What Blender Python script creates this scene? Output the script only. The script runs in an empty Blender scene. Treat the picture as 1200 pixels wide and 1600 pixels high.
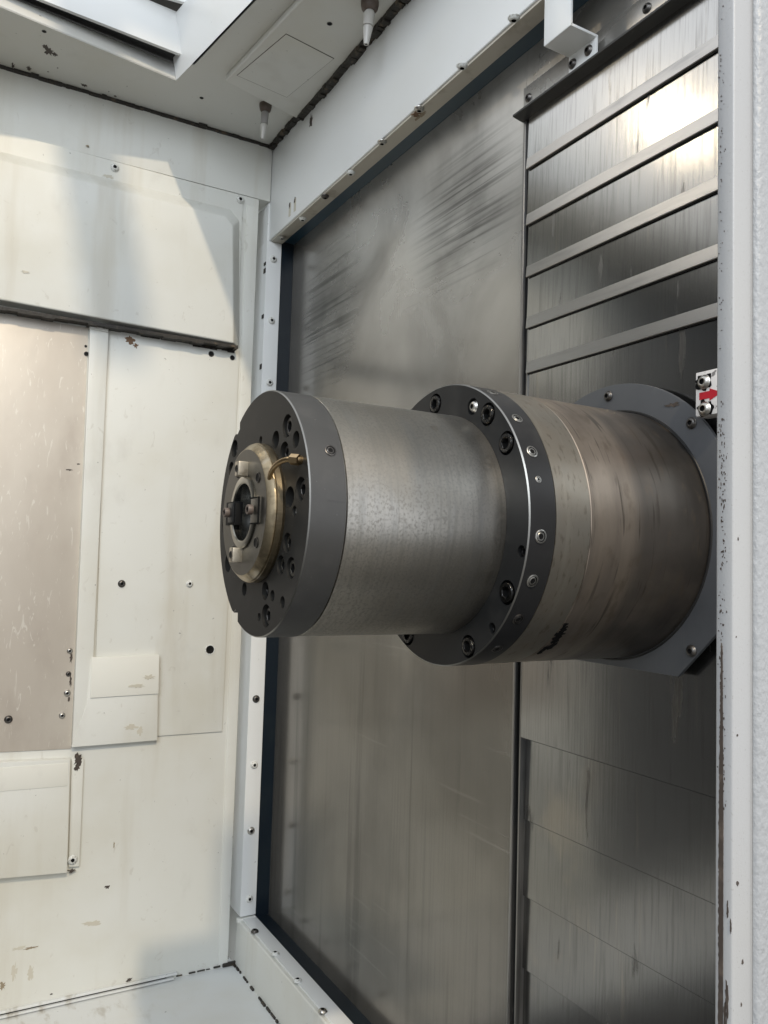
import bpy, bmesh, math, random
from mathutils import Vector, Matrix, geometry
random.seed(7)
S = bpy.context.scene
C = S.collection
# ------------------------------------------------------------------ camera, world, lamps, exposure
F_PX = 1265.43                                   # focal length in pixels of the 1200 x 1600 photograph
R = ((0.492693, 0.86969304, 0.02979311), (-0.0418441, 0.05787481, -0.99744653), (-0.86919657, 0.49018826, 0.06490603))
cam = bpy.data.cameras.new('camera'); co = bpy.data.objects.new('camera', cam); C.objects.link(co)
cam.sensor_width = 36; cam.sensor_fit = 'AUTO'; cam.lens = F_PX / 1600 * 36; cam.clip_start = 0.02; cam.clip_end = 100
co.matrix_world = Matrix(((R[0][0], -R[1][0], -R[2][0], 0), (R[0][1], -R[1][1], -R[2][1], 0), (R[0][2], -R[1][2], -R[2][2], 0), (0, 0, 0, 1)))
S.camera = co
W = bpy.data.worlds.new('World'); S.world = W; W.use_nodes = True
W.node_tree.nodes['Background'].inputs[0].default_value = (0.90, 0.94, 1.0, 1)
W.node_tree.nodes['Background'].inputs[1].default_value = 1.25
def lamp(name, loc, target, power, color, size, shape='DISK', size_y=None, spread=180):
    l = bpy.data.lights.new(name, 'AREA'); l.energy = power; l.color = color; l.shape = shape; l.size = size
    if size_y: l.size_y = size_y
    l.spread = math.radians(spread)
    o = bpy.data.objects.new(name, l); C.objects.link(o); o.location = loc
    o.rotation_euler = (Vector(target) - Vector(loc)).to_track_quat('-Z', 'Y').to_euler()
    return o
LD = Vector((0.75, -0.125, 0.645)).normalized()
lamp('hall_lamp', Vector((-2.4, 0.45, 0.0)) + LD * 14, (-2.0, 0.3, 0), 880, (1.0, 0.83, 0.60), 0.36)
lamp('hall_lamp', Vector((-0.851, 0.96, 0.734)) + Vector((-0.5758, -0.6495, 0.4966)) * 3.4, (-0.85, 0.96, 0.7), 2.6, (1.0, 0.82, 0.55), 0.12)
lamp('hall_window', (2.2, -2.6, 2.6), (-1.5, 0.5, 0.1), 130, (0.86, 0.93, 1.0), 2.6, 'RECTANGLE', 2.0)
S.view_settings.view_transform = 'Standard'; S.view_settings.look = 'None'; S.view_settings.exposure = 0.0; S.view_settings.gamma = 1
S.render.engine = 'CYCLES'; S.cycles.use_denoising = True; S.cycles.max_bounces = 8; S.cycles.diffuse_bounces = 5; S.cycles.glossy_bounces = 5
S.cycles.sample_clamp_indirect = 6.0
S.render.resolution_x = 768; S.render.resolution_y = 1024

def on(px, py, ax, v):
    """world point where the sight line of a photograph pixel meets the plane ax = v"""
    u, w = (px - 600) / F_PX, (py - 800) / F_PX
    d = Vector((R[0][0] * u + R[1][0] * w + R[2][0], R[0][1] * u + R[1][1] * w + R[2][1], R[0][2] * u + R[1][2] * w + R[2][2]))
    return d * (v / d['xyz'.index(ax)])

# ------------------------------------------------------------------ materials
def mat(name, base, rough=0.5, metal=0.0, **k):
    """procedural material: layers = [(noise scale vec, detail, lo, hi, colour, strength)], bumps = [(scale vec, distance)]"""
    m = bpy.data.materials.new(name); m.use_nodes = True
    nt = m.node_tree; N = nt.nodes; L = nt.links
    p = N['Principled BSDF']
    p.inputs['Metallic'].default_value = metal; p.inputs['Roughness'].default_value = rough
    if 'spec' in k: p.inputs['Specular IOR Level'].default_value = k['spec']
    if 'coat' in k: p.inputs['Coat Weight'].default_value = k['coat']
    if 'aniso' in k: p.inputs['Anisotropic'].default_value = k['aniso']
    g = N.new('ShaderNodeNewGeometry')
    def noise(sc, det=4.0, dist=0.0, off=(0, 0, 0), nrough=0.55):
        mp = N.new('ShaderNodeMapping'); mp.inputs['Scale'].default_value = sc; mp.inputs['Location'].default_value = off
        L.new(g.outputs['Position'], mp.inputs[0])
        n = N.new('ShaderNodeTexNoise'); n.inputs['Scale'].default_value = 1; n.inputs['Detail'].default_value = det
        n.inputs['Distortion'].default_value = dist; n.inputs['Roughness'].default_value = nrough
        L.new(mp.outputs[0], n.inputs['Vector']); return n.outputs['Fac']
    def ramp(s, lo, hi, a=0.0, b=1.0):
        r = N.new('ShaderNodeMapRange'); r.inputs[1].default_value = lo; r.inputs[2].default_value = hi
        r.inputs[3].default_value = a; r.inputs[4].default_value = b; r.interpolation_type = 'SMOOTHSTEP'
        L.new(s, r.inputs[0]); return r.outputs[0]
    def math_(op, a, b):
        q = N.new('ShaderNodeMath'); q.operation = op
        for i, v in enumerate((a, b)):
            if isinstance(v, (int, float)): q.inputs[i].default_value = v
            else: L.new(v, q.inputs[i])
        return q.outputs[0]
    def blob(c, rad, soft=1.0):
        """1 inside an ellipsoid, fading out to its rim"""
        s = N.new('ShaderNodeVectorMath'); s.operation = 'SUBTRACT'; L.new(g.outputs['Position'], s.inputs[0]); s.inputs[1].default_value = c
        d = N.new('ShaderNodeVectorMath'); d.operation = 'DIVIDE'; L.new(s.outputs[0], d.inputs[0]); d.inputs[1].default_value = rad
        l = N.new('ShaderNodeVectorMath'); l.operation = 'LENGTH'; L.new(d.outputs[0], l.inputs[0])
        return ramp(l.outputs['Value'], 1.0 - soft, 1.0, 1.0, 0.0)
    rgb = N.new('ShaderNodeRGB'); rgb.outputs[0].default_value = (*base, 1); col = rgb.outputs[0]
    rv = None
    for ly in k.get('layers', ()):
        f = ramp(noise(ly['s'], ly.get('d', 4), ly.get('dist', 0), ly.get('off', (0, 0, 0))), ly['lo'], ly['hi'])
        if 'blob' in ly:
            bl = [blob(*b) for b in ly['blob']]; t = bl[0]
            for b in bl[1:]: t = math_('MAXIMUM', t, b)
            f = math_('MULTIPLY', f, t)
        f = math_('MULTIPLY', f, ly.get('k', 1.0))
        mx = N.new('ShaderNodeMix'); mx.data_type = 'RGBA'; mx.blend_type = ly.get('mode', 'MIX')
        L.new(f, mx.inputs[0]); L.new(col, mx.inputs[6]); mx.inputs[7].default_value = (*ly['c'], 1); col = mx.outputs[2]
        if 'rough' in ly:
            r0 = rv if rv is not None else None
            q = N.new('ShaderNodeMix'); q.data_type = 'FLOAT'; L.new(f, q.inputs[0]); q.inputs[3].default_value = ly['rough']
            if r0 is None: q.inputs[2].default_value = rough
            else: L.new(r0, q.inputs[2])
            rv = q.outputs[0]
    L.new(col, p.inputs['Base Color'])
    if rv is not None: L.new(rv, p.inputs['Roughness'])
    prev = None
    for sc, dist in k.get('bumps', ()):
        b = N.new('ShaderNodeBump'); b.inputs['Distance'].default_value = dist; b.inputs['Strength'].default_value = 1
        L.new(noise(sc, 3), b.inputs['Height'])
        if prev is not None: L.new(prev, b.inputs['Normal'])
        prev = b.outputs[0]
    if prev is not None: L.new(prev, p.inputs['Normal'])
    return m

dirt = dict(s=(2.2, 2.2, 2.2), d=6, lo=0.42, hi=0.75, c=(0.55, 0.52, 0.42), k=0.5)
runs = dict(s=(9, 9, 0.9), d=5, lo=0.52, hi=0.72, c=(0.50, 0.46, 0.37), k=0.42)
grime = dict(s=(34, 34, 22), d=5, dist=1.0, lo=0.64, hi=0.72, c=(0.42, 0.39, 0.33), k=0.28)
smudge = dict(s=(9, 9, 5), d=6, lo=0.58, hi=0.75, c=(0.50, 0.49, 0.45), k=0.35)
specks = dict(s=(70, 70, 70), d=2, lo=0.74, hi=0.78, c=(0.12, 0.11, 0.10), k=0.55)
M = {}
M['white'] = mat('white_paint', (0.68, 0.685, 0.645), 0.42, spec=0.4, layers=[dirt, runs, smudge, grime, specks], bumps=[((260, 260, 260), 0.00012), ((1.7, 1.7, 1.7), 0.004)])
M['white_clean'] = mat('white_enamel', (0.74, 0.755, 0.75), 0.32, spec=0.5, layers=[dict(dirt, k=0.15), dict(specks, k=0.3)], bumps=[((220, 220, 220), 0.0001)])
M['cream'] = mat('cream_and_lit_white', (0.72, 0.715, 0.655), 0.5, layers=[dict(dirt, k=0.3), smudge])  # also colours the lit facet of the patch plate
M['ceiling'] = mat('ceiling_paint', (0.62, 0.62, 0.59), 0.5, layers=[dirt, smudge, specks], bumps=[((240, 240, 240), 0.0001)])
M['bed'] = mat('bed_paint', (0.66, 0.68, 0.68), 0.5, layers=[dict(dirt, k=0.5), dict(s=(14, 30, 14), d=8, lo=0.52, hi=0.72, c=(0.33, 0.29, 0.22), k=0.7, blob=[((-2.33, 0.2, -1.21), (0.35, 0.6, 0.1), 0.8)]), specks])
M['door'] = mat('textured_door_paint', (0.34, 0.35, 0.36), 0.38, spec=0.5, bumps=[((330, 330, 190), 0.0011), ((900, 900, 900), 0.0001)])
M['post'] = mat('post_paint', (0.38, 0.385, 0.39), 0.36, spec=0.5, layers=[dict(dirt, k=0.2), dict(s=(600, 600, 600), d=2, lo=0.66, hi=0.72, c=(0.25, 0.24, 0.22), k=0.5)], bumps=[((800, 800, 800), 0.00012)])
M['tan_steel'] = mat('weathered_steel_sheet', (0.58, 0.525, 0.455), 0.46, 0.35, layers=[
    dict(s=(3, 3, 1.3), d=6, lo=0.35, hi=0.75, c=(0.70, 0.655, 0.58), k=0.8),
    dict(s=(5, 5, 3), d=7, lo=0.5, hi=0.75, c=(0.42, 0.36, 0.31), k=0.6),
    dict(s=(60, 60, 14), d=5, dist=2.0, lo=0.62, hi=0.68, c=(0.80, 0.77, 0.70), k=0.6)], bumps=[((6, 6, 6), 0.002)])
M['sheet'] = mat('stainless_sheet', (0.235, 0.222, 0.200), 0.16, 0.70, layers=[
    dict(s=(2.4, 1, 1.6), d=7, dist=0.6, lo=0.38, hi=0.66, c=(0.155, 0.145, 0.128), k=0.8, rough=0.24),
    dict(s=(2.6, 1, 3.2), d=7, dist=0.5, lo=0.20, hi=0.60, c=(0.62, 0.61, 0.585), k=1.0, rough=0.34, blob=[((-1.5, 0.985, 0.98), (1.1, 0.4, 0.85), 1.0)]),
    dict(s=(160, 1, 2.0), d=4, lo=0.45, hi=0.75, c=(0.14, 0.135, 0.125), k=0.5, blob=[((-1.8, 0.985, -0.75), (1.3, 0.4, 0.95), 0.6)]),
    dict(s=(22, 1, 0.7), d=5, lo=0.55, hi=0.68, c=(0.085, 0.08, 0.07), k=0.6, blob=[((-1.8, 0.985, -0.75), (1.3, 0.4, 0.95), 0.6)]),
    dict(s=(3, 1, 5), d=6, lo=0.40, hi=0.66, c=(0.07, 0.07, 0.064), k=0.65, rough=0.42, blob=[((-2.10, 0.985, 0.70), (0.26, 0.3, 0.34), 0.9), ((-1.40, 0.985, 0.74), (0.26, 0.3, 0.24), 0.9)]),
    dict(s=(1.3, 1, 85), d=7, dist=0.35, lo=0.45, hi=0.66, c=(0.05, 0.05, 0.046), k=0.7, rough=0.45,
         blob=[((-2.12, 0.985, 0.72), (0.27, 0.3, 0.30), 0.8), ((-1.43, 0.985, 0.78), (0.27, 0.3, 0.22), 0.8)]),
    dict(s=(7, 1, 3), d=6, lo=0.45, hi=0.7, c=(0.16, 0.11, 0.06), k=0.7, rough=0.5, blob=[((-1.96, 0.985, 0.96), (0.06, 0.3, 0.12), 0.6)]),
    dict(s=(2.0, 1, 70), d=5, lo=0.63, hi=0.68, c=(0.34, 0.33, 0.305), k=0.22)], bumps=[((220, 1, 3), 0.00006), ((2.5, 2.5, 2.0), 0.0022)])
M['slat'] = mat('brushed_slat_steel', (0.31, 0.31, 0.305), 0.17, 1.0, layers=[
    dict(s=(2, 1, 2), d=5, lo=0.4, hi=0.7, c=(0.20, 0.20, 0.195), k=0.6, rough=0.21),
    dict(s=(1.2, 1, 1.0), d=4, lo=0.10, hi=0.5, c=(0.56, 0.55, 0.53), k=1.0, blob=[((-0.9, 0.985, 0.98), (0.9, 0.4, 0.60), 0.9)]),  # upper slats lighter, reflected glow put into the base colour
    dict(s=(190, 1, 7), d=4, lo=0.45, hi=0.72, c=(0.15, 0.15, 0.145), k=0.42, rough=0.24),
    dict(s=(60, 1, 4), d=4, lo=0.60, hi=0.72, c=(0.46, 0.42, 0.36), k=0.35),
    dict(s=(5, 1, 4), d=6, lo=0.50, hi=0.66, c=(0.46, 0.40, 0.32), k=0.35, blob=[((-1.14, 0.99, -0.65), (0.26, 0.3, 0.75), 0.9)]),
    dict(s=(22, 1, 3.5), d=5, lo=0.62, hi=0.70, c=(0.10, 0.095, 0.09), k=0.65, rough=0.5)], bumps=[((240, 1, 8), 0.00005), ((3, 3, 3), 0.0012)])
M['slat_lip'] = mat('slat_lip_steel', (0.25, 0.255, 0.26), 0.32, 0.95, layers=[
    dict(s=(1.2, 1, 1.0), d=4, lo=0.10, hi=0.5, c=(0.58, 0.56, 0.53), k=1.0, blob=[((-0.9, 0.985, 1.05), (0.9, 0.4, 0.95), 0.9)]),  # upper lips lightened the same way for reflected glow
    dict(s=(8, 1, 60), d=4, lo=0.5, hi=0.75, c=(0.27, 0.27, 0.27), k=0.6)], bumps=[((20, 1, 300), 0.00006)])
M['guard'] = mat('grey_guard_steel', (0.095, 0.10, 0.108), 0.42, 0.4, layers=[
    dict(s=(6, 1, 6), d=6, lo=0.45, hi=0.75, c=(0.055, 0.058, 0.064), k=0.7), dict(s=(60, 1, 5), d=4, lo=0.6, hi=0.75, c=(0.13, 0.13, 0.13), k=0.4)])
M['black_oxide'] = mat('black_oxide_steel', (0.085, 0.084, 0.082), 0.38, 0.5, spec=0.5, layers=[
    dict(s=(18, 18, 18), d=6, lo=0.5, hi=0.8, c=(0.125, 0.122, 0.116), k=0.6, rough=0.46), dict(s=(240, 240, 240), d=2, lo=0.72, hi=0.76, c=(0.3, 0.3, 0.28), k=0.3)], bumps=[((120, 120, 120), 0.00003)])
M['shaded_black'] = mat('shaded_black_steel', (0.014, 0.0145, 0.015), 0.36, 0.0, spec=0.25, layers=[dict(s=(18, 18, 18), d=6, lo=0.5, hi=0.8, c=(0.035, 0.034, 0.032), k=0.6, rough=0.42)])  # flange face darker than its rim, shading put into the base colour
M['black_oxide_worn'] = mat('blackened_collar_steel', (0.032, 0.032, 0.033), 0.36, 0.4, spec=0.45, layers=[dict(s=(18, 18, 18), d=6, lo=0.5, hi=0.8, c=(0.07, 0.068, 0.064), k=0.6, rough=0.44)])
M['nose_face'] = mat('shaded_nose_face', (0.020, 0.0195, 0.018), 0.45, 0.0, spec=0.16, layers=[dict(s=(18, 18, 18), d=6, lo=0.5, hi=0.8, c=(0.038, 0.036, 0.032), k=0.6, rough=0.46), dict(s=(200, 200, 200), d=2, lo=0.73, hi=0.77, c=(0.2, 0.2, 0.18), k=0.3)])  # same plate as the rim, front shading put into a darker base
M['scratch'] = mat('faint_scratch', (0.075, 0.075, 0.075), 0.5, 0.4)
M['bright_edge'] = mat('worn_bright_edge', (0.26, 0.255, 0.24), 0.38, 1.0)
M['barrel'] = mat('ground_steel', (0.50, 0.475, 0.43), 0.33, 1.0, layers=[
    dict(s=(8, 5, 8), d=7, lo=0.42, hi=0.72, c=(0.34, 0.315, 0.27), k=0.8, rough=0.42),
    dict(s=(300, 300, 300), d=4, lo=0.45, hi=0.68, c=(0.30, 0.285, 0.255), k=0.75, rough=0.46),
    dict(s=(10, 200, 10), d=4, lo=0.46, hi=0.66, c=(0.34, 0.325, 0.29), k=0.65),
    dict(s=(10, 70, 10), d=3, lo=0.5, hi=0.7, c=(0.42, 0.41, 0.39), k=0.35),
    dict(s=(40, 40, 40), d=5, lo=0.63, hi=0.70, c=(0.20, 0.17, 0.13), k=0.5, rough=0.6, blob=[((-0.86, 0.56, 0.15), (0.18, 0.12, 0.15), 0.9)])], bumps=[((500, 500, 500), 0.00003), ((2, 90, 2), 0.00005)])
M['tan_ring'] = mat('stained_housing_ring', (0.33, 0.305, 0.26), 0.40, 0.9, layers=[
    dict(s=(9, 9, 9), d=7, lo=0.4, hi=0.72, c=(0.30, 0.26, 0.21), k=0.75, rough=0.5),
    dict(s=(60, 160, 60), d=5, lo=0.55, hi=0.70, c=(0.16, 0.13, 0.10), k=0.55),
    dict(s=(12, 90, 12), d=4, lo=0.55, hi=0.7, c=(0.40, 0.37, 0.31), k=0.4)], bumps=[((120, 200, 120), 0.00006)])
M['housing'] = mat('stained_shaded_housing', (0.34, 0.285, 0.23), 0.40, 0.85, layers=[
    dict(s=(4, 26, 4), d=5, lo=0.35, hi=0.70, c=(0.21, 0.18, 0.155), k=0.8, rough=0.5),
    dict(s=(5, 3, 5), d=7, lo=0.22, hi=0.50, c=(0.125, 0.112, 0.10), k=0.9, blob=[((-0.966, 1.03, 0.06), (2.2, 0.225, 2.2), 0.14)]),  # this layer and the next put rear shading into the colour
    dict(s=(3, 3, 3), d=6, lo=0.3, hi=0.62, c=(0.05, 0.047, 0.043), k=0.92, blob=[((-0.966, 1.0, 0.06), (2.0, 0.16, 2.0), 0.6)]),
    dict(s=(5, 5, 5), d=6, lo=0.45, hi=0.7, c=(0.42, 0.36, 0.30), k=0.5, blob=[((-0.9, 0.77, 0.2), (0.3, 0.06, 0.3), 0.7)]),
    dict(s=(8, 110, 8), d=5, dist=0.6, lo=0.59, hi=0.69, c=(0.08, 0.068, 0.055), k=0.75),
    dict(s=(22, 40, 22), d=6, lo=0.54, hi=0.72, c=(0.17, 0.135, 0.10), k=0.6)], bumps=[((80, 80, 80), 0.00005)])
M['housing_rear'] = mat('shaded_rear_steel', (0.115, 0.105, 0.095), 0.40, 0.85, layers=[dict(s=(4, 18, 4), d=5, lo=0.35, hi=0.70, c=(0.10, 0.092, 0.085), k=0.8, rough=0.46), dict(s=(6, 3, 6), d=6, lo=0.5, hi=0.72, c=(0.27, 0.235, 0.20), k=0.6), dict(s=(10, 140, 10), d=4, lo=0.62, hi=0.70, c=(0.06, 0.055, 0.05), k=0.6)], bumps=[((80, 80, 80), 0.00005)])  # darker copy of the housing steel for its shaded rear
M['hub'] = mat('dark_hub_steel', (0.11, 0.105, 0.092), 0.36, 0.9, layers=[dict(s=(26, 26, 26), d=6, lo=0.4, hi=0.75, c=(0.20, 0.185, 0.15), k=0.7, rough=0.46)])
M['hub_rim'] = mat('stained_hub_rim', (0.40, 0.33, 0.22), 0.34, 1.0, layers=[dict(s=(60, 12, 60), d=6, lo=0.42, hi=0.68, c=(0.15, 0.12, 0.08), k=0.8, rough=0.5), dict(s=(30, 30, 30), d=5, lo=0.55, hi=0.7, c=(0.55, 0.52, 0.45), k=0.6)])
M['land'] = mat('bore_land_steel', (0.34, 0.33, 0.29), 0.28, 1.0, layers=[dict(s=(30, 30, 30), d=6, lo=0.4, hi=0.75, c=(0.20, 0.19, 0.165), k=0.6)])
M['bore'] = mat('bore_steel', (0.42, 0.42, 0.40), 0.22, 1.0, layers=[dict(s=(14, 40, 14), d=5, lo=0.4, hi=0.7, c=(0.22, 0.22, 0.21), k=0.7)])
M['key'] = mat('drive_key_steel', (0.54, 0.49, 0.40), 0.36, 0.9, layers=[dict(s=(90, 90, 90), d=5, lo=0.45, hi=0.75, c=(0.28, 0.23, 0.16), k=0.7)])
M['brass'] = mat('dull_brass', (0.50, 0.36, 0.20), 0.32, 1.0, layers=[dict(s=(70, 70, 70), d=5, lo=0.4, hi=0.75, c=(0.24, 0.16, 0.08), k=0.7)])
M['screw'] = mat('zinc_screw', (0.50, 0.49, 0.46), 0.34, 1.0, layers=[dict(s=(200, 200, 200), d=3, lo=0.45, hi=0.7, c=(0.22, 0.20, 0.17), k=0.6)])
M['screw_white'] = mat('painted_screw', (0.66, 0.67, 0.64), 0.42, layers=[dict(s=(220, 220, 220), d=3, lo=0.5, hi=0.62, c=(0.30, 0.28, 0.24), k=0.7)])
M['screw_dark'] = mat('dark_screw', (0.10, 0.095, 0.09), 0.34, 0.9, layers=[dict(s=(200, 200, 200), d=3, lo=0.5, hi=0.7, c=(0.22, 0.2, 0.18), k=0.6)])
M['oil'] = mat('oily_bolt', (0.03, 0.03, 0.03), 0.10, 0.9, layers=[dict(s=(250, 250, 250), d=3, lo=0.5, hi=0.7, c=(0.10, 0.09, 0.08), k=0.6)], bumps=[((300, 300, 300), 0.0012)])
M['socket'] = mat('dark_socket', (0.007, 0.007, 0.007), 0.6, spec=0.15)
M['hole'] = mat('hole_dark', (0.006, 0.006, 0.006), 0.8, spec=0.1)
M['blue'] = mat('machine_blue_lit', (0.020, 0.052, 0.080), 0.30, spec=0.5, layers=[dict(s=(9, 9, 9), d=5, lo=0.5, hi=0.75, c=(0.028, 0.062, 0.085), k=0.7)], bumps=[((60, 60, 60), 0.0001)])  # frame blue, lightened for the better lit top member
M['blue_shaded'] = mat('machine_blue_shaded', (0.004, 0.009, 0.015), 0.34, spec=0.4, layers=[dict(s=(9, 9, 9), d=5, lo=0.5, hi=0.75, c=(0.010, 0.016, 0.02), k=0.6)])  # same frame blue with the shade of upright and bottom put into the colour
M['rubber'] = mat('black_rubber', (0.014, 0.014, 0.014), 0.45, layers=[dict(s=(60, 60, 60), d=4, lo=0.6, hi=0.7, c=(0.05, 0.05, 0.045), k=0.4)])
M['seal_steel'] = mat('seal_strip_steel', (0.30, 0.295, 0.285), 0.35, 0.9, layers=[dict(s=(50, 50, 4), d=4, lo=0.5, hi=0.7, c=(0.10, 0.10, 0.10), k=0.7)])
M['sealant'] = mat('dirty_sealant', (0.022, 0.019, 0.015), 0.6, layers=[dict(s=(40, 40, 40), d=5, lo=0.55, hi=0.72, c=(0.16, 0.12, 0.075), k=0.6)], bumps=[((90, 90, 90), 0.002)])
M['chip'] = mat('bare_chipped_metal', (0.055, 0.042, 0.034), 0.6, layers=[dict(s=(120, 120, 120), d=4, lo=0.5, hi=0.7, c=(0.14, 0.11, 0.085), k=0.5)])
M['stain'] = mat('brown_grime', (0.26, 0.21, 0.14), 0.6)
M['faint'] = mat('faint_smudge', (0.52, 0.49, 0.41), 0.6)
M['rust'] = mat('rust_patch', (0.17, 0.10, 0.055), 0.7)
M['strip_dirty'] = mat('grimy_strip_paint', (0.46, 0.43, 0.37), 0.40, layers=[dirt, dict(s=(14, 14, 14), d=6, lo=0.55, hi=0.72, c=(0.2, 0.16, 0.11), k=0.6)])
M['red'] = mat('red_arrow_print', (0.42, 0.008, 0.02), 0.45)
M['fitting'] = mat('brown_fitting', (0.10, 0.075, 0.06), 0.45)
M['plastic'] = mat('clear_nozzle_plastic', (0.50, 0.49, 0.46), 0.35)
M['plastic_grey'] = mat('grey_nozzle_plastic', (0.30, 0.29, 0.28), 0.4)
M['plate_white'] = mat('white_print_plate', (0.68, 0.66, 0.64), 0.45, layers=[dict(s=(80, 80, 80), d=5, lo=0.58, hi=0.66, c=(0.05, 0.045, 0.045), k=0.8)])
M['dark_panel'] = mat('dark_panel_paint', (0.09, 0.093, 0.096), 0.5)
M['trough'] = mat('oily_trough_steel', (0.022, 0.022, 0.021), 0.5, layers=[dict(s=(6, 6, 6), d=5, lo=0.5, hi=0.75, c=(0.05, 0.047, 0.042), k=0.6)])
M['concrete'] = mat('hall_concrete', (0.07, 0.068, 0.064), 0.7, layers=[dirt])

# ------------------------------------------------------------------ mesh helpers
ORG = {}
def org(p): return ORG.get(p.name, Vector((0, 0, 0))) if p else Vector((0, 0, 0))
class MB:
    def __init__(s): s.b = bmesh.new(); s.mats = []
    def face(s, pts, mi=0):
        f = s.b.faces.new([s.b.verts.new(Vector(p)) for p in pts]); f.material_index = mi; return f
    def box(s, lo, hi, mi=0):
        x0, y0, z0 = lo; x1, y1, z1 = hi
        v = [s.b.verts.new(q) for q in ((x0, y0, z0), (x1, y0, z0), (x1, y1, z0), (x0, y1, z0), (x0, y0, z1), (x1, y0, z1), (x1, y1, z1), (x0, y1, z1))]
        for i in ((3, 2, 1, 0), (4, 5, 6, 7), (0, 1, 5, 4), (1, 2, 6, 5), (2, 3, 7, 6), (3, 0, 4, 7)): s.b.faces.new([v[k] for k in i]).material_index = mi
        return s
    def prism(s, front, back, mi=0):
        """two matching rings of points: front face, back face, sides"""
        a = [s.b.verts.new(Vector(p)) for p in front]; b = [s.b.verts.new(Vector(p)) for p in back]; n = len(a)
        s.b.faces.new(a).material_index = mi; s.b.faces.new(b[::-1]).material_index = mi
        for i in range(n): s.b.faces.new((a[i], b[i], b[(i + 1) % n], a[(i + 1) % n])).material_index = mi
        return s
    def slab(s, poly, off, mi=0):
        return s.prism(poly, [Vector(p) + Vector(off) for p in poly], mi)
    def lathe(s, prof, mtx=None, n=96, mi=0, a0=0.0):
        """profile [(radius, height[, material])] round local z"""
        mtx = mtx or Matrix(); rings = []
        for q in prof:
            r, h = q[0], q[1]
            if r < 1e-7: rings.append([s.b.verts.new(mtx @ Vector((0, 0, h)))])
            else: rings.append([s.b.verts.new(mtx @ Vector((r * math.cos(a0 + 2 * math.pi * i / n), r * math.sin(a0 + 2 * math.pi * i / n), h))) for i in range(n)])
        for j in range(len(rings) - 1):
            A, B = rings[j], rings[j + 1]; m = prof[j + 1][2] if len(prof[j + 1]) > 2 else mi
            for i in range(n):
                k = (i + 1) % n
                if len(A) == 1 and len(B) == 1: continue
                if len(A) == 1: f = s.b.faces.new((A[0], B[i], B[k]))
                elif len(B) == 1: f = s.b.faces.new((A[i], A[k], B[0]))
                else: f = s.b.faces.new((A[i], A[k], B[k], B[i]))
                f.material_index = m
        return s
    def tube(s, pts, r, n=14, mi=0):
        pts = [Vector(p) for p in pts]; rings = []
        for i, p in enumerate(pts):
            t = (pts[min(i + 1, len(pts) - 1)] - pts[max(i - 1, 0)]).normalized()
            u = t.cross(Vector((0.13, 0.2, 0.97))).normalized(); w = t.cross(u)
            rr = r[i] if isinstance(r, (list, tuple)) else r
            rings.append([s.b.verts.new(p + (u * math.cos(2 * math.pi * k / n) + w * math.sin(2 * math.pi * k / n)) * rr) for k in range(n)])
        for A, B in zip(rings, rings[1:]):
            for i in range(n): s.b.faces.new((A[i], A[(i + 1) % n], B[(i + 1) % n], B[i])).material_index = mi
        s.b.faces.new(rings[0][::-1]); s.b.faces.new(rings[-1]); return s
    def build(s, name, mats, parent=None, bevel=0.0, seg=2, angle=35, world_loc=None):
        b = s.b
        bmesh.ops.recalc_face_normals(b, faces=b.faces)
        if bevel > 0:
            es = [e for e in b.edges if e.is_manifold and e.calc_face_angle(0) > math.radians(30)]
            bmesh.ops.bevel(b, geom=es, offset=bevel, segments=seg, profile=0.6, affect='EDGES', clamp_overlap=True)
        o0 = org(parent)
        if parent is None:
            vs = [v.co for v in b.verts]
            o0 = Vector(((min(v.x for v in vs) + max(v.x for v in vs)) / 2, (min(v.y for v in vs) + max(v.y for v in vs)) / 2, min(v.z for v in vs)))
        for v in b.verts: v.co -= o0
        for f in b.faces: f.smooth = True
        for e in b.edges:
            if len(e.link_faces) == 2 and e.calc_face_angle(0) > math.radians(angle): e.smooth = False
        me = bpy.data.meshes.new(name); b.to_mesh(me); b.free()
        for m in (mats if isinstance(mats, (list, tuple)) else [mats]): me.materials.append(M[m])
        o = bpy.data.objects.new(name, me); C.objects.link(o)
        if parent: o.parent = parent
        else: o.location = o0
        ORG[o.name] = o0
        return o
def tag(o, label=None, cat=None, group=None, kind=None):
    if label: o['label'] = label
    if cat: o['category'] = cat
    if group: o['group'] = group
    if kind: o['kind'] = kind
    return o
def thing(name, loc, label, cat, group=None):
    o = bpy.data.objects.new(name, None); C.objects.link(o); o.location = loc; o.empty_display_size = 0.05
    ORG[o.name] = Vector(loc)
    return tag(o, label, cat, group)
def structure(o): o['kind'] = 'structure'; return o
def basis(n, roll=0.0):
    n = Vector(n).normalized(); q = n.to_track_quat('Z', 'Y'); return q.to_matrix().to_4x4() @ Matrix.Rotation(roll, 4, 'Z')
PROTO = {}
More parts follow.
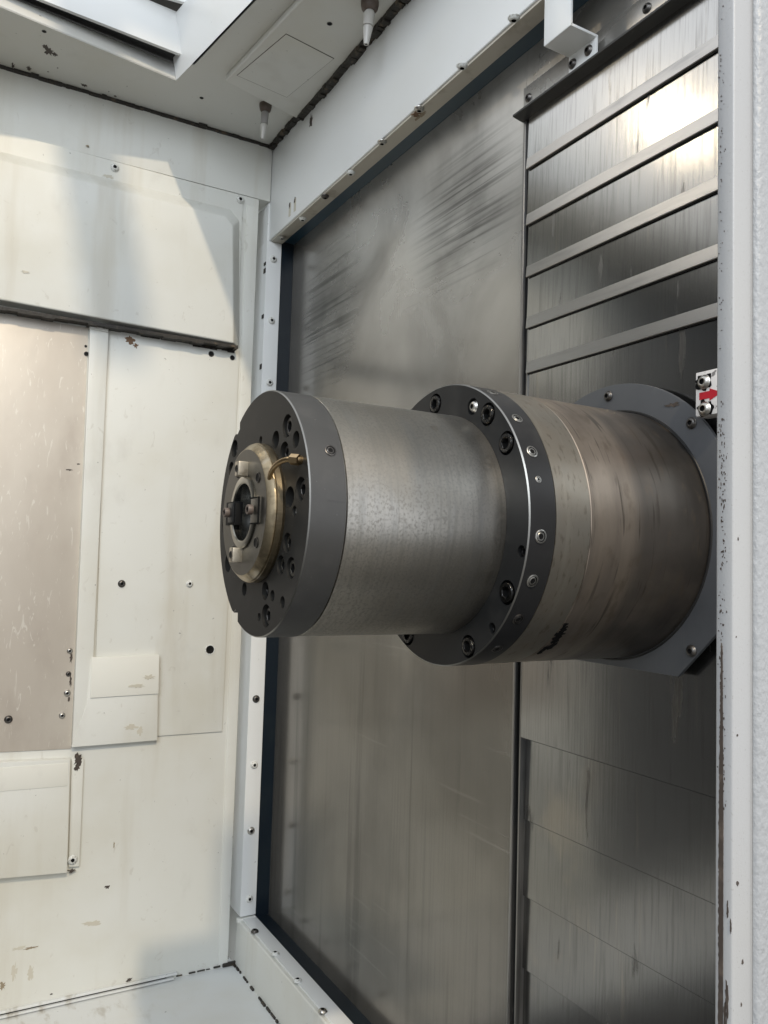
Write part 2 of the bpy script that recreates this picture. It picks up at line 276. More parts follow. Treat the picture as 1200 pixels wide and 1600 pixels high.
def proto(kind):
    if kind in PROTO: return PROTO[kind]
    m = MB(); shape, mt = kind
    if shape == 'button':          # domed head on a flange, hex socket
        hexr = 0.40
        m.lathe([(1.0, -0.02), (1.0, 0.14), (0.93, 0.20), (0.90, 0.24), (0.80, 0.42), (0.64, 0.56), (0.50, 0.60)], n=24)
        m.lathe([(0.50, 0.60), (hexr, 0.58), (hexr * 0.95, 0.25, 1), (0, 0.25, 1)], n=24)
    elif shape == 'cap':           # socket head cap screw
        m.lathe([(1.0, -0.02), (1.0, 0.86), (0.93, 0.96), (0.62, 0.98)], n=24)
        m.lathe([(0.62, 0.98), (0.58, 0.94), (0.55, 0.35, 1), (0, 0.35, 1)], n=6)
    elif shape == 'set':           # flush set screw seen as rings
        m.lathe([(1.0, -0.03), (1.0, 0.07), (0.92, 0.12), (0.74, 0.12), (0.70, 0.05, 1), (0.62, 0.05, 1), (0.56, 0.10), (0.40, 0.10), (0.36, 0.06, 1), (0, 0.06, 1)], n=28)
    elif shape == 'hole':
        m.lathe([(1.0, -0.02), (1.0, 0.06), (0.9, 0.10), (0.80, 0.08), (0.74, 0.05, 1), (0, 0.05, 1)], n=20)
    me_o = m.build('screw', [mt, 'socket']); me = me_o.data; bpy.data.objects.remove(me_o)
    PROTO[kind] = me; return me
def screw(parent, pos, n, r, mt='screw', shape='button', name='screw', label=None, roll=None):
    o = bpy.data.objects.new(name, proto((shape, mt))); C.objects.link(o); o.parent = parent
    rot = basis(n, random.uniform(0, 6.28) if roll is None else roll)
    o.matrix_local = Matrix.Translation(Vector(pos) - org(parent)) @ rot @ Matrix.Scale(r, 4)
    ORG[o.name] = Vector(pos)
    if label: o['label'] = label
    return o
def blotch(name, mt, parent, centre, n, pts_r, thick=0.0006, up=(0, 0, 1), seed=0, jag=0.25, k=22):
    """small irregular flat patch (chip, stain, spot of sealant) lying on a surface, pts_r = (half width, half height)"""
    rnd = random.Random(seed); n = Vector(n).normalized(); up = Vector(up); u = up.cross(n).normalized(); w = n.cross(u)
    f = []
    for i in range(k):
        a = 2 * math.pi * i / k; q = 1 + rnd.uniform(-jag, jag)
        f.append(Vector(centre) + (u * math.cos(a) * pts_r[0] + w * math.sin(a) * pts_r[1]) * q + n * thick)
    return MB().slab(f, -n * (thick + 0.001)).build(name, mt, parent)
def quad_px(px, ax, v): return [on(a, b, ax, v) for a, b in px]

# ================================================================== LEFT WALL (faces +x)
XW = -2.400
wall = thing('enclosure_wall', (XW, 0.3, -1.216), 'long white painted sheet metal side wall of the machine room, stained and patched with bolted panels', 'wall')
m = MB(); m.box((-2.44, -0.32, -1.30), (XW, 0.862, 1.150)); m.box((-2.60, -0.32, 1.152), (XW, 0.900, 1.50))
m.build('wall_sheet', 'white', wall, bevel=0.0015)
m = MB(); m.box((-2.52, 0.80, -1.30), (-2.500, 0.93, 1.150)); m.build('recessed_sheet', 'white', wall)
# thin corner strip beside the recess
m = MB(); m.slab([(XW + 0.003, 0.822, 1.12), (XW + 0.003, 0.8605, 1.12), (XW + 0.003, 0.8605, -1.205), (XW + 0.003, 0.832, -1.205)], (-0.006, 0, 0)); m.build('corner_strip', 'white', wall, bevel=0.001)
# upper cover box: flange, then bevelled raised box
fl = quad_px([(-260, 134), (380, 306), (371, 539), (-260, 420)], 'x', XW + 0.004)
m = MB(); m.slab(fl, (-0.008, 0, 0)); cov = m.build('cover_flange', 'white', wall, bevel=0.001)
XB = XW + 0.042
fr = quad_px([(-300, 174), (352, 338), (364, 354), (365, 536), (-300, 412)], 'x', XB)
bk = quad_px([(-300, 160), (360, 327), (374, 345), (374, 541), (-300, 418)], 'x', XW + 0.004)
bk[3].z = fr[3].z - 0.004; bk[4].z = fr[4].z - 0.004
m = MB(); m.prism(fr, bk); cb = m.build('cover_box', 'white', wall, bevel=0.005, seg=3)
for q in ((179, 262), (375, 312)): screw(cov, on(q[0], q[1], 'x', XW + 0.0045), (1, 0, 0), 0.0125, 'screw_white')
zb = fr[3].z
m = MB(); y = -0.35
while y < 0.80:                                   # grime line under the box lip
    dy = random.uniform(0.01, 0.05); m.box((XW + 0.004, y, zb - 0.010 - random.uniform(0, 0.006)), (XB - 0.004, min(y + dy, 0.80), zb - 0.0042)); y += dy
m.build('grime_edge', 'sealant', cb)
for i, (a, b, s) in enumerate(((203, 531, 0.010), (212, 540, 0.006))): blotch('rust_spot', 'rust', wall, on(a, b, 'x', XW + 0.004), (1, 0, 0), (s * 1.2, s), seed=i, jag=.5)
# bare steel panel
sp = quad_px([(-300, 430), (138, 512), (111, 1170), (-300, 1190)], 'x', XW + 0.003); sp[0].z = sp[1].z; 
m = MB(); m.slab(sp, (-0.006, 0, 0)); stp = m.build('steel_panel', 'tan_steel', wall, bevel=0.001)
for q, r, mt in (((97, 1118), .0085, 'screw'), ((13, 1124), .0105, 'screw_dark'), ((109, 1017), .008, 'screw'), ((107, 1053), .007, 'screw_dark'), ((105, 1083), .009, 'screw')):
    screw(stp, on(*q, 'x', XW + 0.0032), (1, 0, 0), r, mt)
for q, r in (((135, 553), .007), ((134, 541), .004)): screw(stp, on(*q, 'x', XW + 0.0032), (1, 0, 0), r, 'screw_dark', 'hole', 'screw_hole')
for i, (a, b, w_, h_) in enumerate(((111, 1028, .003, .012), (110, 1064, .003, .014), (108, 1092, .003, .006), (122, 725, .004, .002), (108, 734, .007, .002))):
    blotch('paint_chip', 'chip', stp, on(a, b, 'x', XW + 0.003), (1, 0, 0), (w_, h_), seed=20 + i, jag=.5)
# upright batten left of the middle panel, with its cap
bt = quad_px([(141, 512), (170, 518), (146, 1030), (141, 1100), (113, 1168)], 'x', XW + 0.016)
m = MB(); m.slab(bt, (-0.020, 0, 0)); m.build('batten', 'white', wall, bevel=0.003)
cp = quad_px([(141, 502), (171, 509), (169, 519), (140, 513)], 'x', XW + 0.020)
m = MB(); m.slab(cp, (-0.022, 0, 0)); m.build('batten_cap', 'white', wall, bevel=0.002)
# middle panel
mp = quad_px([(166, 505), (374, 545), (347, 1143), (146, 1157)], 'x', XW + 0.0045)
m = MB(); m.slab(mp, (-0.006, 0, 0)); mid = m.build('middle_panel', 'white', wall, bevel=0.001)
screw(mid, on(190, 912, 'x', XW + .005), (1, 0, 0), 0.0105, 'screw_dark'); screw(mid, on(296, 912, 'x', XW + .005), (1, 0, 0), 0.0105, 'screw_white')
screw(mid, on(328, 1015, 'x', XW + .005), (1, 0, 0), 0.0155, 'screw_white', 'hole', 'screw_hole')
for q, r in (((330, 553), .009), ((363, 559), .008)): screw(mid, on(*q, 'x', XW + .005), (1, 0, 0), r, 'screw_dark', 'hole', 'screw_hole')
m = MB(); rnd = random.Random(4); X = XW + 0.006
for a in range(172, 366, 9):
    p = on(a, 505 + (a - 166) * 0.192 + 4, 'x', X); m.box((X - .003, p.y - .011, p.z - rnd.uniform(.004, .012)), (X, p.y + .011, p.z + .012))
m.build('grime_edge', 'sealant', mid)
# lower patch plate with a lighter patch painted as its lit upper facet
f1 = quad_px([(142, 1030), (248, 1025), (246, 1157), (112, 1168), (136, 1098)], 'x', XW + 0.018)
m = MB(); m.slab(f1, (-0.02, 0, 0)); pp = m.build('patch_plate', 'white', wall, bevel=0.0025)
tp = quad_px([(143, 1027), (249, 1023), (248, 1084), (141, 1091)], 'x', XW + 0.0215)
tb = [p.copy() for p in tp]
for p in tb: p.x = XW + 0.016
m = MB(); m.prism(tp, tb); m.build('lit_facet', 'cream', pp, bevel=0.002)
for i, (a, b, w_, h_) in enumerate(((233, 1058, .014, .006), (214, 1072, .020, .005), (204, 1136, .020, .007), (219, 1142, .008, .011))):
    blotch('grease_smudge', 'faint', pp, on(a, b, 'x', XW + (0.022 if b < 1085 else .0182)), (1, 0, 0), (w_, h_), seed=40 + i, jag=.45, thick=.0004)
# lower left box panel, its batten
lb = quad_px([(-300, 1205), (110, 1186), (105, 1364), (-300, 1400)], 'x', XW + 0.022)
m = MB(); m.slab(lb, (-0.026, 0, 0)); lbo = m.build('lower_panel', 'white', wall, bevel=0.003)
cbp = quad_px([(-300, 1222), (107, 1192), (106, 1228), (-300, 1262)], 'x', XW + 0.0235)
m = MB(); m.slab(cbp, (-0.003, 0, 0)); m.build('cream_band', 'cream', lbo, bevel=0.001)
b2 = quad_px([(112, 1186), (131, 1186), (124, 1354), (107, 1355)], 'x', XW + 0.008)
m = MB(); m.slab(b2, (-0.010, 0, 0)); bb2 = m.build('batten', 'white', wall, bevel=0.002)
screw(bb2, on(113, 1343, 'x', XW + .0085), (1, 0, 0), 0.013, 'screw_white')
for i, (a, b, w_, h_) in enumerate(((122, 1188, .010, .016), (120, 1199, .006, .010), (112, 1361, .008, .005))): blotch('paint_chip', 'chip', bb2, on(a, b, 'x', XW + .0085), (1, 0, 0), (w_, h_), seed=60 + i, jag=.5)
# scuffs low on the wall
for i, (a, b, w_, h_, mt) in enumerate(((168, 1386, .006, .004, 'chip'), (143, 1443, .024, .006, 'faint'), (30, 1482, .016, .004, 'faint'), (48, 1481, .016, .003, 'stain'), (22, 1518, .006, .020, 'faint'), (48, 1522, .007, .018, 'faint'),
        (4, 1540, .006, .010, 'stain'), (202, 1531, .008, .005, 'chip'), (178, 1321, .002, .008, 'stain'), (31, 1261, .002, .010, 'stain'), (40, 425, .010, .003, 'faint'), (170, 276, .016, .004, 'faint'), (137, 228, .004, .002, 'stain'), (80, 1553, .003, .002, 'chip'), (140, 1549, .003, .002, 'chip'), (355, 1497, .003, .006, 'chip'))):
    x0 = XW + (0.0 if b > 500 else (0.0425 if b == 425 else .0042))
    blotch('scuff_mark', mt, wall, on(a, b, 'x', x0), (1, 0, 0), (w_, h_), seed=80 + i, jag=.5, thick=.0005)
# hinge ledge and slots at the foot of the wall
p0, p1 = on(-200, 1638, 'x', XW), on(275, 1531, 'x', XW)
m = MB(); m.box((XW - .002, p0.y, -1.203), (XW + .010, p1.y, -1.197)); m.box((XW - .002, p0.y, -1.213), (XW + .014, p1.y - .01, -1.2075)); m.build('hinge_ledge', 'bed', wall, bevel=.001)
m = MB(); m.box((XW - .002, p0.y, -1.2072), (XW + .006, p1.y - .03, -1.2033)); m.build('hinge_slot', 'hole', wall)
m = MB(); rnd = random.Random(9); y = p1.y
while y < 0.84:
    d = rnd.uniform(.006, .03); h = rnd.uniform(.003, .006)
    if rnd.random() < .88: m.box((XW - .001, y, -1.212), (XW + .002 + h * .4, y + d, -1.213 + h))
    y += d + rnd.uniform(.002, .012)
m.box((XW - .001, 0.845, -1.214), (XW + .006, 0.895, -1.203)); m.build('sealant_bead', 'sealant', wall, bevel=.001)
# darker wall section beyond the frame to the left (seen only as a reflection in the slats)
o = MB().box((-2.46, -2.6, -1.3), (-2.41, -0.324, 1.50)).build('tool_changer_door', 'dark_panel'); tag(o, 'dark grey tool changer door at the near end of the white wall', 'door')

# ================================================================== FLOORS
o = MB().box((-2.46, -2.6, -1.26), (-1.86, 0.884, -1.216)).build('floor', 'bed'); structure(o)
o = MB().box((-1.858, -2.6, -1.46), (-0.3, 0.884, -1.42)).build('chip_trough_floor', 'trough'); structure(o)
o = MB().box((-2.46, -1.70, -1.3), (-0.32, -1.66, 1.50)).build('front_wall', 'dark_panel'); tag(o, 'dark grey front wall of the machine room, behind the viewer', 'wall')
o = MB().box((-8, -8, -1.75), (8, 4, -1.70)).build('hall_floor', 'concrete'); structure(o)
o = MB().box((-.318, .885, -1.7), (-.2965, 1.02, 1.15)).build('shade_panel', 'dark_panel'); tag(o, 'added dark panel hidden behind the door post, shading the rear of the spindle', 'light_blocker')  # added panel, blocks light so the spindle rear goes darker
# drain groove and stains on the floor
fl_ = bpy.data.objects['floor']

# ================================================================== LEFT STRIP, TOP BEAM, BOTTOM RAIL, BLUE CASTING
XS = -2.394; YF, YS, YB = 0.893, 0.9425, 0.985
ZT, ZBOT = 1.026, -1.082
post = thing('side_strip', (XS, 0.918, ZBOT), 'upright white screw strip between the white wall and the dark blue frame', 'strip')
m = MB(); m.box((-2.53, YF, ZBOT + .006), (XS, YS, ZT - .006)); m.box((-2.53, YF + .004, ZT - .006), (XS - .012, YS, 1.15)); m.build('strip_body', 'white_clean', post, bevel=.0012)
m = MB(); rnd = random.Random(3)
for z in [.95, .93, .78, .62]: m.box((XS - .02, YF - .0016, z - rnd.uniform(.003, .02)), (XS - .003, YF - .0002, z + .003))
m.build('sealant_crumb', 'sealant', post)
for q, mt in (((427, 405), 'screw_white'), ((424, 501), 'screw_white'), ((421, 598), 'screw_white'), ((400, 1092), 'screw_dark'), ((397, 1195), 'screw_white'), ((392, 1298), 'screw'), ((389.5, 1404), 'screw_white')):
    screw(post, on(*q, 'x', XS), (1, 0, 0), 0.0115, mt)
beam = thing('header_beam', (-1.4, 0.905, 1.0), 'white header beam with a grimy screwed underside above the steel sheet', 'beam')
YH = 0.902
m = MB(); m.box((-2.44, YH, ZT), (-0.25, YS, 1.36)); hb = m.build('beam_body', 'white_clean', beam, bevel=.004, seg=3)
m = MB(); m.box((XS - .002, YH + .0045, ZT - .0055), (-0.25, YS + .001, ZT + .004)); hs = m.build('beam_lip', 'strip_dirty', beam, bevel=.001)
for q, mt in (((803, 27), 'screw_white'), ((722, 102), 'screw_white'), ((655, 169), 'screw'), ((597, 221), 'screw'), ((548, 269), 'screw_white'), ((508, 306), 'screw_dark'), ((473, 341), 'screw_white'), ((441, 370), 'screw')):
    screw(hs, on(*q, 'z', ZT - .0055), (0, 0, -1), 0.0115, mt)
screw(hs, (-0.98, .926, ZT - .0055), (0, 0, -1), .0115, 'screw')
blotch('grease_smudge', 'rust', hs, on(650, 178, 'z', ZT - .0055), (0, 0, -1), (.010, .008), up=(0, 1, 0), seed=5, jag=.5); blotch('grease_smudge', 'stain', hs, on(657, 181, 'z', ZT - .0055), (0, 0, -1), (.018, .005), up=(0, 1, 0), seed=6, jag=.5)
for i, (a, b) in enumerate(((453, 328), (461, 320))):
    p = on(a, b, 'y', YH); MB().slab([p + Vector((-.008, -.0006, .02)), p + Vector((.008, -.0006, .02)), p + Vector((.008, -.0006, -.02)), p + Vector((-.008, -.0006, -.02))], (0, .002, 0)).build('bare_patch', 'faint', hb)
    blotch('paint_chip', 'chip', hb, p + Vector((-.002, -.0008, .014)), (0, -1, 0), (.005, .008), seed=70 + i, jag=.4)
m = MB(); m.box((-2.44, YH + .01, ZT + .22), (-2.42, YH + .02, ZT + .24)); 
rail = thing('bottom_rail', (-1.4, 0.9, -1.216), 'grey white bottom rail with a screwed top lip along the floor', 'rail')
m = MB(); y0 = 0.889
m.prism([(-2.41, y0, ZBOT - .004), (-2.41, y0 - .006, -1.24), (-0.25, y0 - .006, -1.24), (-0.25, y0, ZBOT - .004)], [(-2.41, YS, ZBOT - .004), (-2.41, YS, -1.24), (-0.25, YS, -1.24), (-0.25, YS, ZBOT - .004)])
rb = m.build('rail_body', 'white', rail, bevel=.007, seg=3)
m = MB(); m.box((XS - .004, y0 + .012, ZBOT - .006), (-0.25, YS + .001, ZBOT)); rs = m.build('rail_lip', 'white_clean', rail, bevel=.001)
m = MB(); m.box((XS - .012, y0 - .004, ZBOT - .01), (XS + .001, YS, ZBOT + .0015)); m.build('mitre_edge', 'white', rail, bevel=.001)
for q, mt in (((398, 1456), 'screw_dark'), ((430, 1491), 'screw_white'), ((465, 1533), 'screw_white'), ((504, 1581), 'screw')): screw(rs, on(*q, 'z', ZBOT), (0, 0, 1), 0.0115, mt)
m = MB(); rnd = random.Random(11); x = -2.40
while x < -1.2:
    d = rnd.uniform(.006, .03)
    if rnd.random() < .8: m.box((x, y0 - .009 - rnd.uniform(0, .003), -1.217), (x + d, y0 - .002, -1.212 + rnd.uniform(0, .002)))
    x += d + rnd.uniform(.001, .01)
m.build('sealant_bead', 'sealant', rail, bevel=.0008)
cast = thing('blue_frame', (-1.4, 0.965, ZBOT - .02), 'dark blue painted machine frame lining the edge of the steel sheet', 'frame')
MB().box((-2.46, YS + .0015, ZBOT - .03), (XS - .003, 1.06, ZT + .03)).build('upright', 'blue_shaded', cast)
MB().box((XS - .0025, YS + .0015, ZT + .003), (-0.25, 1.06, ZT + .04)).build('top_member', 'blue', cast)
MB().box((XS - .0025, YS + .0015, ZBOT - .06), (-0.25, 1.06, ZBOT - .004)).build('bottom_member', 'blue_shaded', cast)

# ================================================================== STEEL SHEET
XE = -1.2225
sheet = thing('steel_sheet', (-1.8, YB, ZBOT), 'large smeared stainless steel sheet behind the spindle nose', 'sheet')
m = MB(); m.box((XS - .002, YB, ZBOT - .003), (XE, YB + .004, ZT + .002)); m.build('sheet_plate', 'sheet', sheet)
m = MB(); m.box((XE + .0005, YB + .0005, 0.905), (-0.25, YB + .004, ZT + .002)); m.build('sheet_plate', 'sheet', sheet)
m = MB(); m.box((XE - .002, YB - .004, ZBOT), (XE + .005, YB + .002, 0.892)); m.build('edge_trim', 'seal_steel', sheet, bevel=.001)
o = MB(); o.box((XE + .0055, YB - .001, -1.085), (XE + .0085, 1.05, 0.89)); o.box((XE + .0085, YB + .004, -1.085), (XE + .014, 1.05, 0.89)); o = o.build('wiper_seal', 'rubber', sheet)
m = MB(); m.box((XE + .0145, YB + .001, -1.085), (XE + .018, 1.05, 0.89)); m.build('guide_strip', 'seal_steel', sheet)
# strip with dark rubber lip above the slats
ts = thing('seal_strip', (-0.8, 0.978, 0.885), 'narrow steel strip with a black rubber lip along the top of the slats', 'strip')
m = MB(); m.box((-1.222, 0.978, 0.893), (-0.25, 0.9845, 0.948)); st = m.build('clamp_strip', 'sheet', ts, bevel=.001)
m = MB(); m.prism([(-1.226, .978, .893), (-1.226, .955, .889), (-1.226, .955, .885), (-1.226, .978, .881), (-1.226, .984, .881), (-1.226, .984, .893)], [(-.25, .978, .893), (-.25, .955, .889), (-.25, .955, .885), (-.25, .978, .881), (-.25, .984, .881), (-.25, .984, .893)])
m.build('rubber_lip', 'rubber', ts)
for q in ((826, 153), (1011, 13)): screw(st, on(*q, 'y', .978), (0, -1, 0), .0085, 'screw_dark')

# ================================================================== SLATS
apron = thing('slat_cover', (-0.75, 0.99, -1.08), 'telescopic way cover of overlapping brushed steel slats behind the spindle', 'cover')
ups = [(825, 262, 1117, 80), (823, 358, 1117, 185), (820, 437, 1117, 296), (820, 518, 1117, 400), (820, 585, 1117, 495)]
lows = [(812.6, 1152, 1111.5, 1244), (808, 1276, 1109, 1408), (807, 1393, 1104, 1563.5), (807, 1505.5, 939.5, 1598)]
lines = ups + lows
ytop = 0.974; stp_y = 0.0022; zt = 0.884; XL, XR = XE + .0185, -0.30
for i in range(len(lines) + 1):
    yy = ytop + stp_y * min(i, 5) + (.011 if i > 5 else 0) + .0012 * max(0, i - 6)
    if i < len(lines):
        a, b, c, d = lines[i]; z0 = (on(a, b, 'y', yy).z + on(c, d, 'y', yy).z) / 2
    else: z0 = -1.085
    top = (zt + 0.02) if i else zt
    m = MB()
    tl = .0034; xl_ = XL + random.uniform(0, .0015); zb0 = z0 + .022 if i < 5 else z0; sq = lambda x: [(x, yy + .0008, zb0), (x, yy + tl, top), (x, yy + tl + .002, top), (x, yy + .0030, zb0)]
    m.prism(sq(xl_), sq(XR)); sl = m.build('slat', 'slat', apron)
    m = MB()                                       # bent lower lip: kicks out a little, then folds back
    kick = .0011 if i < 5 else 0.0
    q = lambda x: [(x, yy + .0006, z0 + .0218), (x, yy - .0002 - kick, z0 + .0010), (x, yy + .0006 - kick, z0), (x, yy + .0036, z0 + .0003), (x, yy + .003, z0 + .0218)]
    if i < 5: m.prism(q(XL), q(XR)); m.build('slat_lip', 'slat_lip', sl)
    m = MB(); m.box((XL, yy + .0022, z0 - .0014), (XR, yy + .0036, z0 + .0002)); m.build('slat_gap_shade', 'rubber', sl)  # dark strip standing in for the shaded gap below each slat
    zt = z0
# ================================================================== SPINDLE
AX, AZ = -0.96615, 0.06013
ROTY = Matrix.Translation((AX, 0, AZ)) @ Matrix(((1, 0, 0, 0), (0, 0, 1, 0), (0, -1, 0, 0), (0, 0, 0, 1)))   # lathe height -> +y ; local (x,y) -> (x,-z)
def pol(r, a, y): a = math.radians(a); return Vector((AX + r * math.cos(a), y, AZ + r * math.sin(a)))
spin = thing('boring_spindle', (AX, 0.97, AZ), 'thick horizontal machine spindle with a black drilled nose plate, ground steel barrel and stained housing', 'spindle')
def drilled(name, mt, parent, rad, y0, y1, holes, ch=.0014, n=180, edge='bright_edge', face='shaded_black'):
    """disc drilled from its front: rad(angle deg) outline, holes = [(r, a, hole radius, depth)]"""
    m = MB(); b = m.b
    pts = []; edges = []; 
    A = [360.0 * i / n for i in range(n)]
    ring = [((rad(a) - ch) * math.cos(math.radians(a)), (rad(a) - ch) * math.sin(math.radians(a))) for a in A]
    pts += ring; edges += [(i, (i + 1) % n) for i in range(n)]
    hr = []
    for (r, a, q, dep) in holes:
        s0 = len(pts); k = 24; cx, cz = r * math.cos(math.radians(a)), r * math.sin(math.radians(a))
        pts += [(cx + q * math.cos(2 * math.pi * j / k), cz + q * math.sin(2 * math.pi * j / k)) for j in range(k)]
        edges += [(s0 + j, s0 + (j + 1) % k) for j in range(k)]; hr.append((s0, k, dep))
    vs, es, fs, ov, oe, of = geometry.delaunay_2d_cdt([Vector(p) for p in pts], edges, [], 2, 1e-7)
    vv = [b.verts.new((AX + p.x, y0, AZ + p.y)) for p in vs]
    for f in fs:
        c = sum((vs[i] for i in f), Vector((0, 0))) / len(f)
        if any((c - Vector((r * math.cos(math.radians(a)), r * math.sin(math.radians(a))))).length < q * .985 for (r, a, q, d) in holes): continue
        try: b.faces.new([vv[i] for i in f]).material_index = 2
        except ValueError: pass
    idx = {}
    for i, src in enumerate(ov):
        for s_ in src: idx[s_] = i
    front = [vv[idx[i]] for i in range(n)]
    r1 = [b.verts.new((AX + rad(a) * math.cos(math.radians(a)), y0 + ch, AZ + rad(a) * math.sin(math.radians(a)))) for a in A]
    r2 = [b.verts.new((AX + rad(a) * math.cos(math.radians(a)), y1 - .0008, AZ + rad(a) * math.sin(math.radians(a)))) for a in A]
    r3 = [b.verts.new((AX + (rad(a) - .0008) * math.cos(math.radians(a)), y1, AZ + (rad(a) - .0008) * math.sin(math.radians(a)))) for a in A]
    for i in range(n):
        k = (i + 1) % n
        b.faces.new((front[i], front[k], r1[k], r1[i])).material_index = 1
        b.faces.new((r1[i], r1[k], r2[k], r2[i])); b.faces.new((r2[i], r2[k], r3[k], r3[i])).material_index = 1
    b.faces.new(r3)
    for (s0, k, dep) in hr:
        top = [vv[idx[s0 + j]] for j in range(k)]
        bot = [b.verts.new((t.co.x, y0 + dep, t.co.z)) for t in top]
        for j in range(k): b.faces.new((top[j], top[(j + 1) % k], bot[(j + 1) % k], bot[j])).material_index = 2
        b.faces.new(bot).material_index = 2
    return m.build(name, [mt, edge, face], parent, angle=28)
def nose_rad(a):
    a = a % 360; r = .1552
    if 125.5 < a < 131: r = .1475
    if 239 < a < 244.5: r = .1455
    if 131 <= a < 133 or 237 < a <= 239: r = .1535
    return r
Y0, Y1 = 0.3637, 0.4094
NH = [(.1293, 50.6, .0142, .014), (.0997, 61.8, .0112, .016), (.1366, 36.3, .0098, .014), (.1027, 42.1, .0135, .014), (.0935, 92.4, .0052, .010), (.1400, 138.0, .0125, .014), (.1320, 150.0, .0105, .014),
      (.1300, 9.7, .0142, .014), (.0993, 8.6, .0125, .016), (.1132, -1.1, .0062, .008), (.1025, -21.8, .0118, .012), (.1011, -39.4, .0118, .012), (.1281, -31.6, .0128, .012), (.1014, -71.5, .0112, .012),
      (.1058, -113.3, .0088, .018), (.1157, -61.0, .0070, .014), (.1387, -50.6, .0072, .016), (.1318, -73.2, .0142, .014), (.1300, -83.3, .0052, .012), (.1300, 185, .0142, .014), (.0993, 168, .0112, .014), (.1281, 210, .0128, .012)]
nose = drilled('nose_plate', 'black_oxide', spin, nose_rad, Y0, Y1, NH, face='nose_face')
for (r, a, q, dep), mt, sc in ((NH[0], 'screw_dark', .78), (NH[3], 'screw_dark', .74), (NH[7], 'screw_dark', .74), (NH[8], 'oil', .7), (NH[10], 'hub', .75), (NH[11], 'hub', .75), (NH[12], 'hub', .78), (NH[13], 'oil', .72), (NH[17], 'screw_dark', .74), (NH[2], 'screw_dark', .6), (NH[5], 'screw_dark', .74), (NH[9], 'screw', .8)):
    screw(nose, pol(r, a, Y0 + dep), (0, -1, 0), q * sc, mt, 'cap', 'bolt')
for a, y in ((25.7, .3937),): screw(nose, pol(.1552, a, y), pol(1, a, y) - pol(0, 0, y), .0072, 'screw_dark', 'set', 'set_screw')
p = pol(.1552, -20, .4); 
MB().slab([pol(.1553, 3.3, .4062), pol(.1553, 3.8, .3860), pol(.1553, 2.9, .3855), pol(.1553, 2.7, .4062)], (-.0008, 0, 0)).build('scratch_mark', 'scratch', nose)
# barrel
m = MB(); m.lathe([(.1520, Y1 + .0002), (.1546, Y1 + .0016), (.1546, .6352)], ROTY, 160); m.build('barrel', 'barrel', spin)
# flange
FH = [(.1768, 95.8, .0155, .010), (.1748, 64.5, .0115, .006), (.1796, 52.2, .0158, .010), (.1806, 33.2, .0158, .010), (.1888, -11.9, .0078, .010), (.1820, -29.7, .0158, .010), (.1880, -46.7, .0072, .010), (.1827, -64.7, .0155, .010),
      (.1806, 180, .0158, .010), (.1806, 150, .0158, .010), (.1806, 125, .0158, .010), (.1806, 215, .0158, .010), (.1806, 245, .0158, .010)]
FY0, FY1 = .6354, .6776
flange = drilled('flange', 'black_oxide_worn', spin, lambda a: .1992, FY0, FY1, FH, ch=.0016)
for i, (r, a, q, dep) in enumerate(FH):
    if i == 1: screw(flange, pol(r, a, FY0 + .004), (0, -1, 0), .0085, 'screw', 'button', 'bolt')
    else: screw(flange, pol(r, a, FY0 + dep), (0, -1, 0), q * .8, 'oil', 'cap', 'bolt')
for a, y, r in ((41.9, .654, .0078), (25.7, .6535, .0082), (14.7, .6535, .0045), (-5.8, .654, .0088), (-22.0, .6535, .0085), (-38.3, .655, .0082), (-55.9, .6575, .0080), (62, .655, .008), (82, .655, .008)):
    screw(flange, pol(.1992, a, y), pol(1, a, y) - pol(0, 0, y), r, 'screw_dark' if a < -30 else 'screw', 'set', 'set_screw')
# rear ring and housing
m = MB(); m.lathe([(.193, FY1 + .0004), (.1982, FY1 + .0014), (.1982, .7358), (.1972, .7368), (.19, .7368)], ROTY, 160); ring = m.build('housing_ring', 'tan_ring', spin)
m = MB(); m.lathe([(.190, .7376), (.1968, .7376), (.1976, .7386), (.1976, .8085), (.1975, .8090), (.1975, .968)], ROTY, 160); hou = m.build('housing', 'housing', spin)
rnd = random.Random(2)
for i in range(26):                                # black paint loss along the joint, low on the housing
    t = i / 25; a = -43 - 19 * t ** 1.3 + rnd.uniform(-1.5, 1.5); y = .741 + .002 * t + abs(rnd.gauss(0, .005))
    nn = pol(1, a, y) - pol(0, 0, y); blotch('paint_chip', 'hole', hou, pol(.1977, a, y), nn, (.0015 + .007 * rnd.random() ** 2, .0012 + .0035 * rnd.random()), seed=i, jag=.65, up=(0, 1, 0), k=16)
